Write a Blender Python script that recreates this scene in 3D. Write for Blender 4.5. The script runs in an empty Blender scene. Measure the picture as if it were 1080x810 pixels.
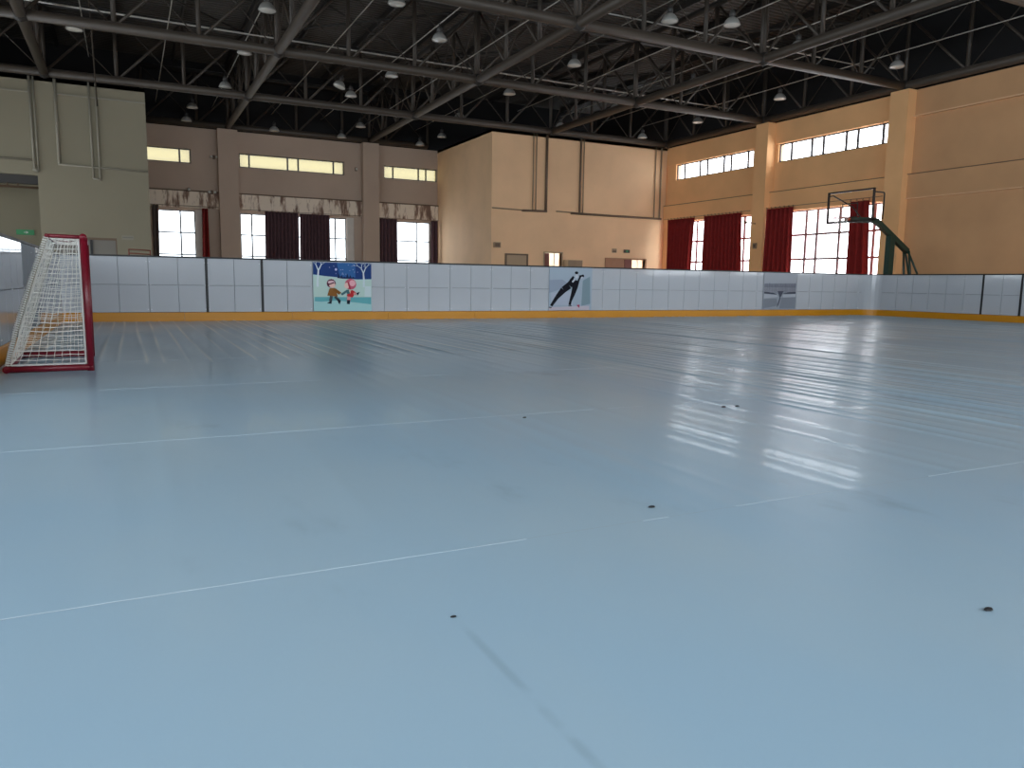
import bpy, math, random
from mathutils import Vector, Matrix
random.seed(7)
SC = bpy.context.scene
COL = SC.collection

# ------------------------------------------------------------------ camera, sky, exposure
cam_data = bpy.data.cameras.new('camera')
cam_data.sensor_fit = 'HORIZONTAL'; cam_data.sensor_width = 36.0
cam_data.lens = 802.74 / 1080 * 36.0
cam_data.clip_end = 300
cam = bpy.data.objects.new('camera', cam_data); COL.objects.link(cam)
R = ((0.89392, -0.046477, 0.44581), (-0.447993, -0.124721, 0.885295), (0.014456, -0.991103, -0.132312))
cam.matrix_world = Matrix(((R[0][0], -R[0][1], -R[0][2], 0.0), (R[1][0], -R[1][1], -R[1][2], 0.0),
                           (R[2][0], -R[2][1], -R[2][2], 0.87), (0, 0, 0, 1)))
SC.camera = cam
SKY = 8.1
world = bpy.data.worlds.new('overcast_sky'); SC.world = world; world.use_nodes = True
bg = world.node_tree.nodes['Background']
bg.inputs['Color'].default_value = (0.93, 1.0, 1.08, 1); bg.inputs['Strength'].default_value = SKY
SC.view_settings.view_transform = 'Standard'; SC.view_settings.look = 'None'
SC.view_settings.exposure = 0.0; SC.view_settings.gamma = 1.0; SC.view_settings.use_curve_mapping = False
SC.cycles.use_denoising = True
SC.cycles.max_bounces = 10; SC.cycles.diffuse_bounces = 6; SC.cycles.glossy_bounces = 4
SC.cycles.transparent_max_bounces = 12
SC.cycles.sample_clamp_indirect = 6.0

def portal(axis, plane, u0, u1, z0, z1, inward):
    """daylight through a window opening: a sampling portal for the sky, emits nothing itself"""
    d = bpy.data.lights.new('sky_portal', 'AREA'); d.shape = 'RECTANGLE'
    d.size = (u1 - u0); d.size_y = (z1 - z0); d.cycles.is_portal = True
    o = bpy.data.objects.new('sky_portal', d); COL.objects.link(o)
    if axis == 'x': o.location = (plane, (u0 + u1) / 2, (z0 + z1) / 2); n = Vector((inward, 0, 0))
    else: o.location = ((u0 + u1) / 2, plane, (z0 + z1) / 2); n = Vector((0, inward, 0))
    up = Vector((0, 0, 1)); zc = -n; xc = up.cross(zc)
    m = Matrix((xc, up, zc)).transposed()
    o.rotation_euler = m.to_euler()

# ------------------------------------------------------------------ helpers
class MB:
    def __init__(s): s.v = []; s.f = []; s.m = []
    def poly(s, pts, mi=0):
        b = len(s.v); s.v += [tuple(p) for p in pts]; s.f.append(tuple(range(b, b + len(pts)))); s.m.append(mi); return s
    def box(s, x0, x1, y0, y1, z0, z1, mi=0):
        b = len(s.v)
        s.v += [(x0, y0, z0), (x1, y0, z0), (x1, y1, z0), (x0, y1, z0), (x0, y0, z1), (x1, y0, z1), (x1, y1, z1), (x0, y1, z1)]
        for q in ((3, 2, 1, 0), (4, 5, 6, 7), (0, 1, 5, 4), (1, 2, 6, 5), (2, 3, 7, 6), (3, 0, 4, 7)):
            s.f.append(tuple(b + i for i in q)); s.m.append(mi)
        return s
    def tube(s, pts, r, n=8, mi=0, closed=False, cap=True):
        pts = [Vector(p) for p in pts]; k = len(pts); rings = []
        last = None
        for i, p in enumerate(pts):
            a = pts[i - 1] if (i > 0 or closed) else p; c = pts[(i + 1) % k] if (i < k - 1 or closed) else p
            t = (c - a).normalized()
            if last is None:
                ref = Vector((0, 0, 1)) if abs(t.z) < .9 else Vector((1, 0, 0))
                u = t.cross(ref).normalized()
            else:
                u = (last - t * last.dot(t)).normalized()
            last = u; w = t.cross(u)
            ri = r[i] if isinstance(r, (list, tuple)) else r
            b = len(s.v)
            for j in range(n):
                an = 2 * math.pi * (j + .5) / n
                s.v.append(tuple(p + (u * math.cos(an) + w * math.sin(an)) * ri))
            rings.append(b)
        for i in range(k if closed else k - 1):
            a, c = rings[i], rings[(i + 1) % k]
            for j in range(n):
                s.f.append((a + j, a + (j + 1) % n, c + (j + 1) % n, c + j)); s.m.append(mi)
        if cap and not closed:
            s.f.append(tuple(rings[0] + j for j in reversed(range(n)))); s.m.append(mi)
            s.f.append(tuple(rings[-1] + j for j in range(n))); s.m.append(mi)
        return s
    def lathe(s, prof, n=16, c=(0, 0, 0), mi=0):
        rings = []
        for r, z in prof:
            b = len(s.v); rings.append(b)
            for j in range(n):
                a = 2 * math.pi * j / n
                s.v.append((c[0] + r * math.cos(a), c[1] + r * math.sin(a), c[2] + z))
        for i in range(len(rings) - 1):
            a, d = rings[i], rings[i + 1]
            for j in range(n):
                s.f.append((a + j, a + (j + 1) % n, d + (j + 1) % n, d + j)); s.m.append(mi)
        return s
    def mesh(s, name, mats, smooth=False):
        me = bpy.data.meshes.new(name); me.from_pydata(s.v, [], s.f)
        for m in (mats if isinstance(mats, (list, tuple)) else [mats]): me.materials.append(m)
        if len(me.materials) > 1: me.polygons.foreach_set('material_index', s.m)
        if smooth: me.polygons.foreach_set('use_smooth', [True] * len(me.polygons))
        me.update(); return me
    def build(s, name, mats, parent=None, smooth=False, loc=None):
        return link(name, s.mesh(name, mats, smooth), parent, loc)

def link(name, me, parent=None, loc=None, rot=None):
    o = bpy.data.objects.new(name, me); COL.objects.link(o)
    if parent: o.parent = parent
    if loc is not None: o.location = loc
    if rot is not None: o.rotation_euler = rot
    return o
def empty(name, loc=(0, 0, 0), rz=0.0, parent=None):
    o = bpy.data.objects.new(name, None); COL.objects.link(o); o.location = loc; o.rotation_euler = (0, 0, rz)
    o.empty_display_size = .2
    if parent: o.parent = parent
    return o
def tag(o, label=None, cat=None, group=None, kind=None):
    if label: o['label'] = label
    if cat: o['category'] = cat
    if group: o['group'] = group
    if kind: o['kind'] = kind
    return o
def copy_tree(o, parent=None):
    c = o.copy(); COL.objects.link(c)
    if parent: c.parent = parent
    for ch in list(o.children): copy_tree(ch, c)
    return c

# ------------------------------------------------------------------ materials
def lin(c): return tuple(((x / 255) / 12.92 if x / 255 <= .04045 else ((x / 255 + .055) / 1.055) ** 2.4) for x in c)
def mat(name, rgb, rough=.6, metal=0.0, var=0.0, scale=3.0, stretch=(1, 1, 1), bump=0.0, bscale=40, spec=.5, linear=False):
    m = bpy.data.materials.new(name); m.use_nodes = True; nt = m.node_tree; N = nt.nodes; L = nt.links
    b = N['Principled BSDF']; c = rgb if linear else lin(rgb)
    b.inputs['Base Color'].default_value = (*c, 1); b.inputs['Roughness'].default_value = rough
    b.inputs['Metallic'].default_value = metal; b.inputs['Specular IOR Level'].default_value = spec
    if var or bump:
        g = N.new('ShaderNodeNewGeometry')
    if var:
        mp = N.new('ShaderNodeMapping'); mp.inputs['Scale'].default_value = stretch; L.new(g.outputs['Position'], mp.inputs['Vector'])
        n = N.new('ShaderNodeTexNoise'); n.inputs['Scale'].default_value = scale; n.inputs['Detail'].default_value = 6
        L.new(mp.outputs['Vector'], n.inputs['Vector'])
        r = N.new('ShaderNodeMapRange'); r.inputs['From Min'].default_value = .3; r.inputs['From Max'].default_value = .7
        r.inputs['To Min'].default_value = 1 - var; r.inputs['To Max'].default_value = 1 + var
        L.new(n.outputs['Fac'], r.inputs['Value'])
        v = N.new('ShaderNodeVectorMath'); v.operation = 'SCALE'; v.inputs[0].default_value = c
        L.new(r.outputs['Result'], v.inputs['Scale']); L.new(v.outputs['Vector'], b.inputs['Base Color'])
    if bump:
        n2 = N.new('ShaderNodeTexNoise'); n2.inputs['Scale'].default_value = bscale; n2.inputs['Detail'].default_value = 3
        L.new(g.outputs['Position'], n2.inputs['Vector'])
        bp = N.new('ShaderNodeBump'); bp.inputs['Strength'].default_value = bump; bp.inputs['Distance'].default_value = .01
        L.new(n2.outputs['Fac'], bp.inputs['Height']); L.new(bp.outputs['Normal'], b.inputs['Normal'])
    return m
def pane_mat(name, tint, film=0.0, film_rgb=(1, 1, 1)):
    """window pane: clear tinted glass, or (film=1) a light-diffusing film"""
    m = bpy.data.materials.new(name); m.use_nodes = True; nt = m.node_tree; N = nt.nodes; L = nt.links
    N.remove(N['Principled BSDF']); out = N['Material Output']
    t = N.new('ShaderNodeBsdfTransparent'); t.inputs['Color'].default_value = (*tint, 1)
    gl = N.new('ShaderNodeBsdfGlossy'); gl.inputs['Roughness'].default_value = .05
    fr = N.new('ShaderNodeFresnel'); gn = N.new('ShaderNodeNewGeometry'); ma = N.new('ShaderNodeMath'); ma.operation = 'MULTIPLY_ADD'
    L.new(gn.outputs['Backfacing'], ma.inputs[0]); ma.inputs[1].default_value = 1 / 1.3 - 1.3; ma.inputs[2].default_value = 1.3   # same 1.3 seen from either side
    L.new(ma.outputs[0], fr.inputs['IOR'])
    tr = N.new('ShaderNodeBsdfTranslucent'); tr.inputs['Color'].default_value = (*film_rgb, 1)
    m1 = N.new('ShaderNodeMixShader'); m1.inputs[0].default_value = film; L.new(t.outputs[0], m1.inputs[1]); L.new(tr.outputs[0], m1.inputs[2])
    m2 = N.new('ShaderNodeMixShader'); L.new(fr.outputs[0], m2.inputs[0]); L.new(m1.outputs[0], m2.inputs[1]); L.new(gl.outputs[0], m2.inputs[2])
    L.new(m2.outputs[0], out.inputs['Surface']); return m

M = {}
M['wall_warm_dim'] = mat('tan_wall_paint_dim', (206, 160, 116), .8, var=.08, scale=.6, bump=.15, bscale=25)  # same tan wall, with the dimmer light of the near bays put into its colour
M['wall_warm'] = mat('tan_wall_paint', (244, 190, 134), .75, var=.07, scale=.6, bump=.15, bscale=25)  # kept brighter: the light around the far windows is put into the colour
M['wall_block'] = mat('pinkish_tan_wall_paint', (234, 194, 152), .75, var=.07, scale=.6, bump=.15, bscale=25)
M['wall_back'] = mat('beige_wall_paint', (188, 166, 148), .8, var=.07, scale=.5, bump=.15, bscale=25)
M['wall_grey'] = mat('grey_wall_paint', (137, 130, 110), .8, var=.04, scale=.5, bump=.1, bscale=25)
M['cladding'] = mat('dark_roof_cladding', (26, 25, 26), .8)
M['deck'] = mat('dark_roof_deck', (72, 68, 63), .55, var=.25, scale=.8)
M['steel'] = mat('grey_painted_steel', (70, 62, 54), .5, var=.12, scale=1.5)
M['steel_dark'] = mat('dark_painted_steel', (46, 43, 40), .55, var=.1, scale=1.5)
M['pipe_light'] = mat('galvanised_pipe', (190, 186, 178), .35, metal=.3)
M['conduit'] = mat('tan_conduit', (150, 128, 104), .6)
M['conduit_dark'] = mat('dark_conduit', (106, 86, 68), .6)
M['conduit_grey'] = mat('grey_conduit', (142, 137, 122), .6)
M['hall_floor'] = mat('hall_floor_board', (150, 118, 84), .5, var=.1, scale=2)
M['frame_dark'] = mat('grey_window_frame', (88, 88, 90), .5)
M['frame_pink'] = mat('mauve_window_frame', (150, 122, 122), .5)
M['reveal'] = mat('white_reveal', (214, 206, 196), .8, var=.05)
M['glass'] = pane_mat('clear_glass', (.88, .9, .9))
M['glass_back'] = pane_mat('clear_back_glass', (.45, .46, .46))
M['glass_right'] = pane_mat('clear_right_glass', (.92, .9, .88))
M['glass_pink'] = pane_mat('pinkish_glass', (.6, .51, .51))
M['glass_cream'] = pane_mat('cream_film', (1, 1, 1), .97, (.125, .102, .040))
def cloth_mat(name, rgb, thr):
    m = mat(name, rgb, .9, var=.1, scale=6, spec=.1); nt = m.node_tree; N = nt.nodes; L = nt.links
    p = N['Principled BSDF']; t = N.new('ShaderNodeBsdfTranslucent'); x = N.new('ShaderNodeMixShader'); x.inputs[0].default_value = thr
    t.inputs['Color'].default_value = (*[c * 1.2 for c in lin(rgb)], 1)
    L.new(p.outputs[0], x.inputs[1]); L.new(t.outputs[0], x.inputs[2]); L.new(x.outputs[0], N['Material Output'].inputs['Surface']); return m
M['curtain'] = cloth_mat('wine_red_curtain_cloth', (140, 46, 44), .12)
M['curtain_back'] = cloth_mat('dark_wine_curtain_cloth', (96, 72, 76), .03)
M['curtain_grey'] = cloth_mat('grey_brown_curtain_cloth', (110, 98, 92), .03)
M['rod'] = mat('curtain_rod_metal', (122, 98, 76), .5)
M['board'] = mat('white_rink_plastic', (186, 190, 196), .08, var=.02, scale=1.2)
M['board_matte'] = mat('grey_matte_plastic', (134, 142, 150), .6, var=.04)
M['board_back'] = mat('grey_backing', (168, 172, 180), .6)
M['kick'] = mat('orange_yellow_plastic', (206, 138, 8), .35, var=.06, scale=1.2)
M['black'] = mat('black_rubber', (18, 18, 22), .5)
M['rivet'] = mat('pale_rivet', (226, 228, 232), .4)
M['red'] = mat('red_painted_tube', (112, 12, 32), .35)
M['white_tube'] = mat('white_lacing', (206, 204, 198), .7)
M['cord'] = mat('white_net_cord', (232, 230, 222), .8)
M['green'] = mat('dark_green_paint', (24, 54, 44), .4)
M['frame_black'] = mat('dark_brown_board_frame', (44, 34, 30), .45)
M['acrylic'] = pane_mat('clear_acrylic', (.9, .9, .9))
M['orange'] = mat('orange_rim', (170, 70, 30), .4)
M['lamp'] = mat('pale_aluminium_reflector', (176, 175, 170), .35, metal=.2)
M['lamp_dark'] = mat('lamp_housing_grey', (70, 68, 66), .5)
M['lamp_glass'] = mat('lamp_glass', (215, 214, 205), .25)
M['door_brown'] = mat('brown_door', (158, 112, 78), .5, var=.06, scale=4, stretch=(6, 6, 1))
M['door_red'] = mat('red_brown_door', (118, 62, 48), .5)
M['door_tan'] = mat('tan_door', (172, 148, 118), .5)
M['door_grey'] = mat('grey_door', (120, 115, 106), .5)
M['sign_green'] = mat('green_exit_sign', (22, 120, 66), .4)
M['sign_green'].node_tree.nodes['Principled BSDF'].inputs['Emission Color'].default_value = (.01, .2, .06, 1); M['sign_green'].node_tree.nodes['Principled BSDF'].inputs['Emission Strength'].default_value = .12
M['sign_white'] = mat('white_sign', (220, 220, 214), .5)
M['sign_dark'] = mat('dark_sign', (50, 48, 40), .5)
M['crumb'] = mat('black_crumb', (14, 14, 18), .7)
M['weld'] = mat('white_weld_bead', (190, 206, 216), .35)
M['room'] = mat('white_room_paint', (236, 230, 220), .8)

# peeling paint of the band over the back windows
def peel():
    m = mat('peeling_band_paint', (190, 172, 152), .85); nt = m.node_tree; N = nt.nodes; L = nt.links
    g = N.new('ShaderNodeNewGeometry'); mp = N.new('ShaderNodeMapping'); mp.inputs['Scale'].default_value = (1.6, 1, .35)
    L.new(g.outputs['Position'], mp.inputs['Vector'])
    n = N.new('ShaderNodeTexNoise'); n.inputs['Scale'].default_value = 1.9; n.inputs['Detail'].default_value = 5; n.inputs['Roughness'].default_value = .65
    L.new(mp.outputs['Vector'], n.inputs['Vector'])
    r = N.new('ShaderNodeValToRGB'); e = r.color_ramp.elements
    e[0].position = .40; e[0].color = (*lin((128, 102, 88)), 1); e[1].position = .52; e[1].color = (*lin((238, 222, 202)), 1)
    x = r.color_ramp.elements.new(.45); x.color = (*lin((176, 150, 130)), 1)
    L.new(n.outputs['Fac'], r.inputs['Fac']); L.new(r.outputs['Color'], N['Principled BSDF'].inputs['Base Color']); return m
M['peel'] = peel()

def floor_mat():
    m = bpy.data.materials.new('blue_synthetic_ice'); m.use_nodes = True; nt = m.node_tree; N = nt.nodes; L = nt.links
    b = N['Principled BSDF']; b.inputs['Roughness'].default_value = .2; b.inputs['Specular IOR Level'].default_value = .1
    b.inputs['Coat Weight'].default_value = .16; b.inputs['Coat Roughness'].default_value = .07; b.inputs['Coat IOR'].default_value = 1.4
    g = N.new('ShaderNodeNewGeometry'); sp = N.new('ShaderNodeSeparateXYZ'); L.new(g.outputs['Position'], sp.inputs[0])
    def math_(op, a, c=None, d=None):
        n = N.new('ShaderNodeMath'); n.operation = op
        for i, v in enumerate((a, c, d)):
            if v is None: continue
            if isinstance(v, (int, float)): n.inputs[i].default_value = v
            else: L.new(v, n.inputs[i])
        return n.outputs[0]
    def noise(scale, stretch, detail=3, rough=.5):
        mp = N.new('ShaderNodeMapping'); mp.inputs['Scale'].default_value = stretch; L.new(g.outputs['Position'], mp.inputs['Vector'])
        n = N.new('ShaderNodeTexNoise'); n.inputs['Scale'].default_value = scale; n.inputs['Detail'].default_value = detail
        n.inputs['Roughness'].default_value = rough; L.new(mp.outputs['Vector'], n.inputs['Vector']); return n.outputs['Fac']
    def rng(v, a, c, d=0., e=1., smooth=True):
        n = N.new('ShaderNodeMapRange'); n.interpolation_type = 'SMOOTHSTEP' if smooth else 'LINEAR'
        for k, q in zip(('From Min', 'From Max', 'To Min', 'To Max'), (a, c, d, e)): n.inputs[k].default_value = q
        L.new(v, n.inputs['Value']); return n.outputs['Result']
    X, Y = sp.outputs[0], sp.outputs[1]
    bp = N.new('ShaderNodeBump'); bp.inputs['Strength'].default_value = 1.0; bp.inputs['Distance'].default_value = .0012
    L.new(noise(2.2, (1, .22, 1), 2), bp.inputs['Height']); L.new(bp.outputs['Normal'], b.inputs['Normal'])
    # worn patches, scuffs and one long stain
    base = N.new('ShaderNodeMix'); base.data_type = 'RGBA'
    base.inputs['A'].default_value = (*lin((162, 191, 210)), 1); base.inputs['B'].default_value = (*lin((170, 194, 208)), 1)
    L.new(rng(noise(.7, (1, .5, 1), 4), .35, .65), base.inputs['Factor'])
    st = math_('MULTIPLY', math_('MULTIPLY', rng(math_('ABSOLUTE', math_('SUBTRACT', X, .725)), .002, .02, 1, 0),
               math_('MULTIPLY', rng(Y, .6, .9), rng(Y, 1.55, 1.8, 1, 0))), rng(noise(5, (1, 1, 1), 3), .35, .6))
    sc = math_('MULTIPLY', rng(noise(2.6, (1, .45, 1), 4, .6), .56, .85), rng(noise(.35, (1, 1, 1), 1), .45, .65))
    dk = math_('ADD', math_('MULTIPLY', st, .17), math_('MULTIPLY', sc, .5))
    mx = N.new('ShaderNodeMix'); mx.data_type = 'RGBA'; mx.inputs['B'].default_value = (*lin((70, 84, 98)), 1)
    L.new(dk, mx.inputs['Factor']); L.new(base.outputs['Result'], mx.inputs['A'])
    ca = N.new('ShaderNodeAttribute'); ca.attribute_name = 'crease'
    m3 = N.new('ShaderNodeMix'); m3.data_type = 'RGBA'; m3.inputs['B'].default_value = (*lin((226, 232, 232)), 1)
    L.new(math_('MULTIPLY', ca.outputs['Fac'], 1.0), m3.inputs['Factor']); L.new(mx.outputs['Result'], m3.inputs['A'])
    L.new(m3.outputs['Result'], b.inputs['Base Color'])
    L.new(rng(noise(1.2, (1, .5, 1), 3), .3, .7, .285, .34), b.inputs['Roughness'])
    return m
M['ice'] = floor_mat()

# ------------------------------------------------------------------ shell: floor
XR, YB, XL, YF = 25.0, 39.2, -8.95, -8.05
H = 7.75
floor = tag(MB().box(XL - .4, XR + .4, YF - .4, YB + .4, -.3, -.02).build('floor', M['hall_floor']),
            'hall floor with pale blue plastic rink sheets laid in strips', kind='structure')
RX0, RX1, RY1 = -1.12, 21.1, 16.67
seams = [0.02 + 2.2 * k for k in range(8)]
edges = [-2.2] + seams + [RY1 + .05]
def sstep(v, a, b):
    t = min(max((v - a) / (b - a), 0.), 1.); return t * t * (3 - 2 * t)
RIDGES = []; xr = RX0; rr = random.Random(11)
while xr < RX1:                                              # buckles in the sheets, running along Y
    a = 4.0 if xr < 4.5 else 4.0 + 1.2 * min((xr - 4.5) / 4, 1)
    RIDGES.append((xr, rr.uniform(.3, 1.3), rr.uniform(0, 6.3), rr.uniform(.25, .6), rr.uniform(.7, 1.3)))
    xr += .2 * rr.uniform(.8, 1.2)
def relief(x, y, near):
    za = max(sstep(x, 4.0, 4.35) * sstep(y, 2.0, 3.4), sstep(y, 8.2, 9.0), .2 * sstep(y, 1.6, 3.0))
    h = .0012 * (1 + math.sin(x * 5.1 + .25 * y + math.sin(y * .4 + x) * .7)) * (.25 + .75 * za)
    for (xk, ak, pk, fk, wk) in near:
        d = (x - xk - .02 * math.sin(y * .5 + pk)) / (.046 * wk)
        if -3 < d < 3: h += .0125 * ak * za * (.65 + .35 * math.sin(y * fk * 2 + pk)) * math.exp(-d * d)
    return h
def sheet(ya, yb):
    nx, ny = 1400, 5; mb = MB(); cr = []; x0, x1 = RX0 - .02, RX1 + .02
    for i in range(nx + 1):
        x = x0 + (x1 - x0) * i / nx; near = [r for r in RIDGES if abs(r[0] - x) < .4]
        for j in range(ny + 1):
            y = ya + (yb - ya) * j / ny; mb.v.append((x, y, relief(x, y, near)))
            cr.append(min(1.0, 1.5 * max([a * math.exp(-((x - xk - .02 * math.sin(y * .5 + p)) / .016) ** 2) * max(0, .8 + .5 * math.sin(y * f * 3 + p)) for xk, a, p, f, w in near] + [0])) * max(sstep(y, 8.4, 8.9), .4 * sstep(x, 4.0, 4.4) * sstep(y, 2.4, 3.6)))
    for i in range(nx):
        for j in range(ny):
            a = i * (ny + 1) + j; mb.f.append((a, a + ny + 1, a + ny + 2, a + 1)); mb.m.append(0)
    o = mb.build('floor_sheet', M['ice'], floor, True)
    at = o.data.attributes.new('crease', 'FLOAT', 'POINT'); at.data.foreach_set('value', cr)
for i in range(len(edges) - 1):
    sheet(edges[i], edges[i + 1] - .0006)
for y in seams:
    mb = MB(); x = RX0 + .02
    while x < RX1 - .1:                                     # weld bead, broken here and there
        x2 = min(x + .06, RX1 - .05)
        j0, j1 = .004 * math.sin(x * 2 + y), .004 * math.sin(x2 * 2 + y); w = (.0022 + .0008 * math.sin(x * .9 + y)) * (1 if y < 5 else .4)
        z1, z2 = [relief(q, y, [r for r in RIDGES if abs(r[0] - q) < .4]) for q in (x, x2)]
        b = len(mb.v)
        mb.v += [(x, y + j0 - w, z1), (x2, y + j1 - w, z2), (x2, y + j1, z2 + .001), (x, y + j0, z1 + .001), (x2, y + j1 + w, z2), (x, y + j0 + w, z1)]
        mb.f += [(b, b + 1, b + 2, b + 3), (b + 3, b + 2, b + 4, b + 5)]; mb.m += [0, 0]
        x = x2 + (random.uniform(.1, .8) if random.random() < .04 else 0)
    mb.build('weld_bead', M['weld'], floor)

# ------------------------------------------------------------------ shell: walls
def wall(mb, axis, p0, p1, u0, u1, z0, z1, holes=(), mi=0):
    us = sorted({u0, u1, *[c for h in holes for c in h[:2]]}); us = [u for u in us if u0 <= u <= u1]
    for a, b in zip(us, us[1:]):
        hs = sorted([(h[2], h[3]) for h in holes if h[0] <= a + 1e-6 and h[1] >= b - 1e-6])
        z = z0
        for c, d in hs + [(z1, z1)]:
            c = min(max(c, z0), z1)
            if c > z + 1e-6:
                if axis == 'x': mb.box(min(p0, p1), max(p0, p1), a, b, z, c, mi)
                else: mb.box(a, b, min(p0, p1), max(p0, p1), z, c, mi)
            z = max(z, d)
WIN = []           # axis, plane, u0,u1,z0,z1, mullions, transoms, frame, pane, label, inward
SILL, WZ1 = 1.0, 4.0
# right wall
UZ0, UZ1 = 6.1, 6.86
r_up = {(26.3, 31.66): [31.1, 29.95, 29.42, 28.28, 27.8, 26.72], (19.36, 24.84): [24.2, 23.13, 22.55, 21.46, 20.93, 19.83]}
r_lo = {(26.1, 31.9): [31.1, 29.95, 29.42, 28.28, 27.8, 26.72], (19.36, 25.0): [24.2, 23.17, 22.6, 21.5, 20.95, 19.92]}
rholes_up = [(a, b, UZ0, UZ1) for a, b in r_up]; rholes_lo = [(a, b, .3, WZ1) for a, b in r_lo]
extra = []
for k in (5.9, -.85):
    rholes_lo.append((k, k + 5.6, SILL, WZ1)); extra.append((k, k + 5.6))
mb = MB()
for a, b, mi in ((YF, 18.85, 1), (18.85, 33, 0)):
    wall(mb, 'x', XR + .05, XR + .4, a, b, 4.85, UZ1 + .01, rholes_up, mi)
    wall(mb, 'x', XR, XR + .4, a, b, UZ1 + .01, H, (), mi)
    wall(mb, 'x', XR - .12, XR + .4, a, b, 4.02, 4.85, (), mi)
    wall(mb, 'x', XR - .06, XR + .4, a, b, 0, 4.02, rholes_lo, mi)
wr = tag(mb.build('wall_right', [M['wall_warm'], M['wall_warm_dim']]), 'tan painted right wall with pilasters and stepped ledges', kind='structure')
for y in (25.38, 18.85, 12.1, 5.35, -1.4, -8.0):
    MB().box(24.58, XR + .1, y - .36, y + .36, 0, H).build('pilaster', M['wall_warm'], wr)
MB().box(XR - .17, XR - .1, 19.2, 25.02, 4.85, 4.87).build('ledge', M['conduit_dark'], wr)
MB().box(XR - .17, XR - .1, 25.74, 32.3, 4.85, 4.87).build('ledge', M['conduit_dark'], wr)
MB().box(XR - .17, XR - .1, 12.46, 18.5, 4.85, 4.87).build('ledge', M['conduit_dark'], wr)
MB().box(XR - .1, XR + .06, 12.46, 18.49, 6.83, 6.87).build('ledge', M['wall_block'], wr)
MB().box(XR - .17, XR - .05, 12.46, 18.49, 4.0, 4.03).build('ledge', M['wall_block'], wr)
# back wall
b_up = {(.3, 2.91): [2.43], (5.03, 10.08): [5.5, 7.3, 7.81, 9.55], (12.15, 15.08): [12.66, 14.06, 14.48]}
b_lo = {(1.2, 3.0): [2.36], (5.0, 10.16): [5.54, 6.6, 7.75, 8.9, 9.6], (12.0, 14.72): [12.85, 13.95]}
bz0, bz1 = 6.12, 6.78
mb = MB()
wall(mb, 'y', YB, YB + .4, -9.3, 25.4, 4.85, H, [(a, b, bz0, bz1) for a, b in b_up])
wall(mb, 'y', YB - .1, YB + .4, -9.3, 25.4, 4.1, 4.85, mi=1)
wall(mb, 'y', YB, YB + .4, -9.3, 25.4, 0, 4.1, [(a, b, SILL, 3.98) for a, b in b_lo])
wb = tag(mb.build('wall_back', [M['wall_back'], M['peel']]), 'far beige wall with peeling paint band above the windows', kind='structure')
for a, b in ((4.05, 4.93), (10.93, 11.75)):
    MB().box(a, b, YB - .45, YB + .1, 0, H).build('pilaster', M['wall_back'], wb)
for a, b in ((.9, 4.05), (4.93, 10.93), (11.75, 15.1)):
    MB().tube([(a, YB - .14, 4.87), (b, YB - .14, 4.87)], .028, 6).build('conduit', M['conduit_dark'], wb)
for a, b in ((3.0, 3.32), (10.16, 10.52)):
    MB().box(a, b, YB - .03, YB + .01, SILL, 4.02).build('reveal', M['reveal'], wb)
MB().box(4.66, 5.0, YB - .03, YB + .01, SILL, 4.02).build('reveal', M['reveal'], wb)
# walls behind and left of the camera (windows there light the near floor)
f_open = [(k, k + 6.05) for k in (-8.6, -1.85, 4.9, 11.65, 18.4)]
mb = MB()
wall(mb, 'y', YF - .4, YF, XL - .4, XR + .4, 0, H, [(a, b, 2.6, 6.86) for a, b in f_open])
tag(mb.build('wall_front', M['wall_grey']), 'grey window wall behind the rink entrance', kind='structure')
l_open = [(k, k + 5.6, SILL, 6.86) for k in (-7.5, -.8)] + [(k, k + 5.6, .3, 3.4) for k in (5.95, 12.7, 19.45, 26.2)]  # added unseen windows; far bays low, to light the right wall more than the floor
mb = MB()
wall(mb, 'x', XL - .4, XL, YF, YB + .4, 0, H, l_open)
tag(mb.build('wall_left', M['wall_grey']), 'grey wall along the left side of the hall', kind='structure')
# dark cladding that closes the roof space
mb = MB()
mb.box(XR + .32, XR + .42, YF - .4, YB + .5, H - .02, 10.9); mb.box(XL - .42, XL - .32, YF - .4, YB + .5, H - .02, 10.9)
mb.box(XL - .4, XR + .4, YB + .36, YB + .46, H - .02, 10.9); mb.box(XL - .4, XR + .4, YF - .46, YF - .36, H - .02, 10.9)
tag(mb.build('trim_1', M['cladding']), 'dark cladding closing the roof space above the walls', kind='structure')

# corner blocks -----------------------------------------------------
YK = 32.35
mb = MB()
dB = (17.92, 18.88, 0, 2.3); dC = (21.44, 23.84, 0, 2.1)
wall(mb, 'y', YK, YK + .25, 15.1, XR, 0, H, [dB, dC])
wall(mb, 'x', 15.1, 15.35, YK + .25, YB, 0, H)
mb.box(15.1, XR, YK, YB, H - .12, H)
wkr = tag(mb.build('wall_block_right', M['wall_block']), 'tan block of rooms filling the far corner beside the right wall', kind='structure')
mb = MB()
wall(mb, 'y', YK, YK + .25, -2.66, .9, 0, H, [(-2.25, -.27, 0, 2.28)])
wall(mb, 'y', YK, YK + .25, XL, -2.66, 4.4, H)
wall(mb, 'x', .65, .9, YK + .25, YB, 0, H)
wall(mb, 'x', -2.66, -2.41, YK + .25, 36, 0, 4.4)
wall(mb, 'y', 36, 36.2, XL, -2.41, 0, 4.6)
mb.box(XL, .9, YK, YB, H - .12, H); mb.box(XL, -2.66, YK + .25, 36, 4.4, 4.55)
wkl = tag(mb.build('wall_block_left', M['wall_grey']), 'grey block of rooms at the far left with an open recess below', kind='structure')
def conduit(parent, pts, r, m): MB().tube(pts, r, 6).build('conduit', M[m], parent, smooth=True)
f = YK - .05
conduit(wkr, [(17.22, f, H), (17.22, f, 4.24)], .03, 'conduit'); conduit(wkr, [(17.38, f, H), (17.38, f, 4.28)], .03, 'conduit')
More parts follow.
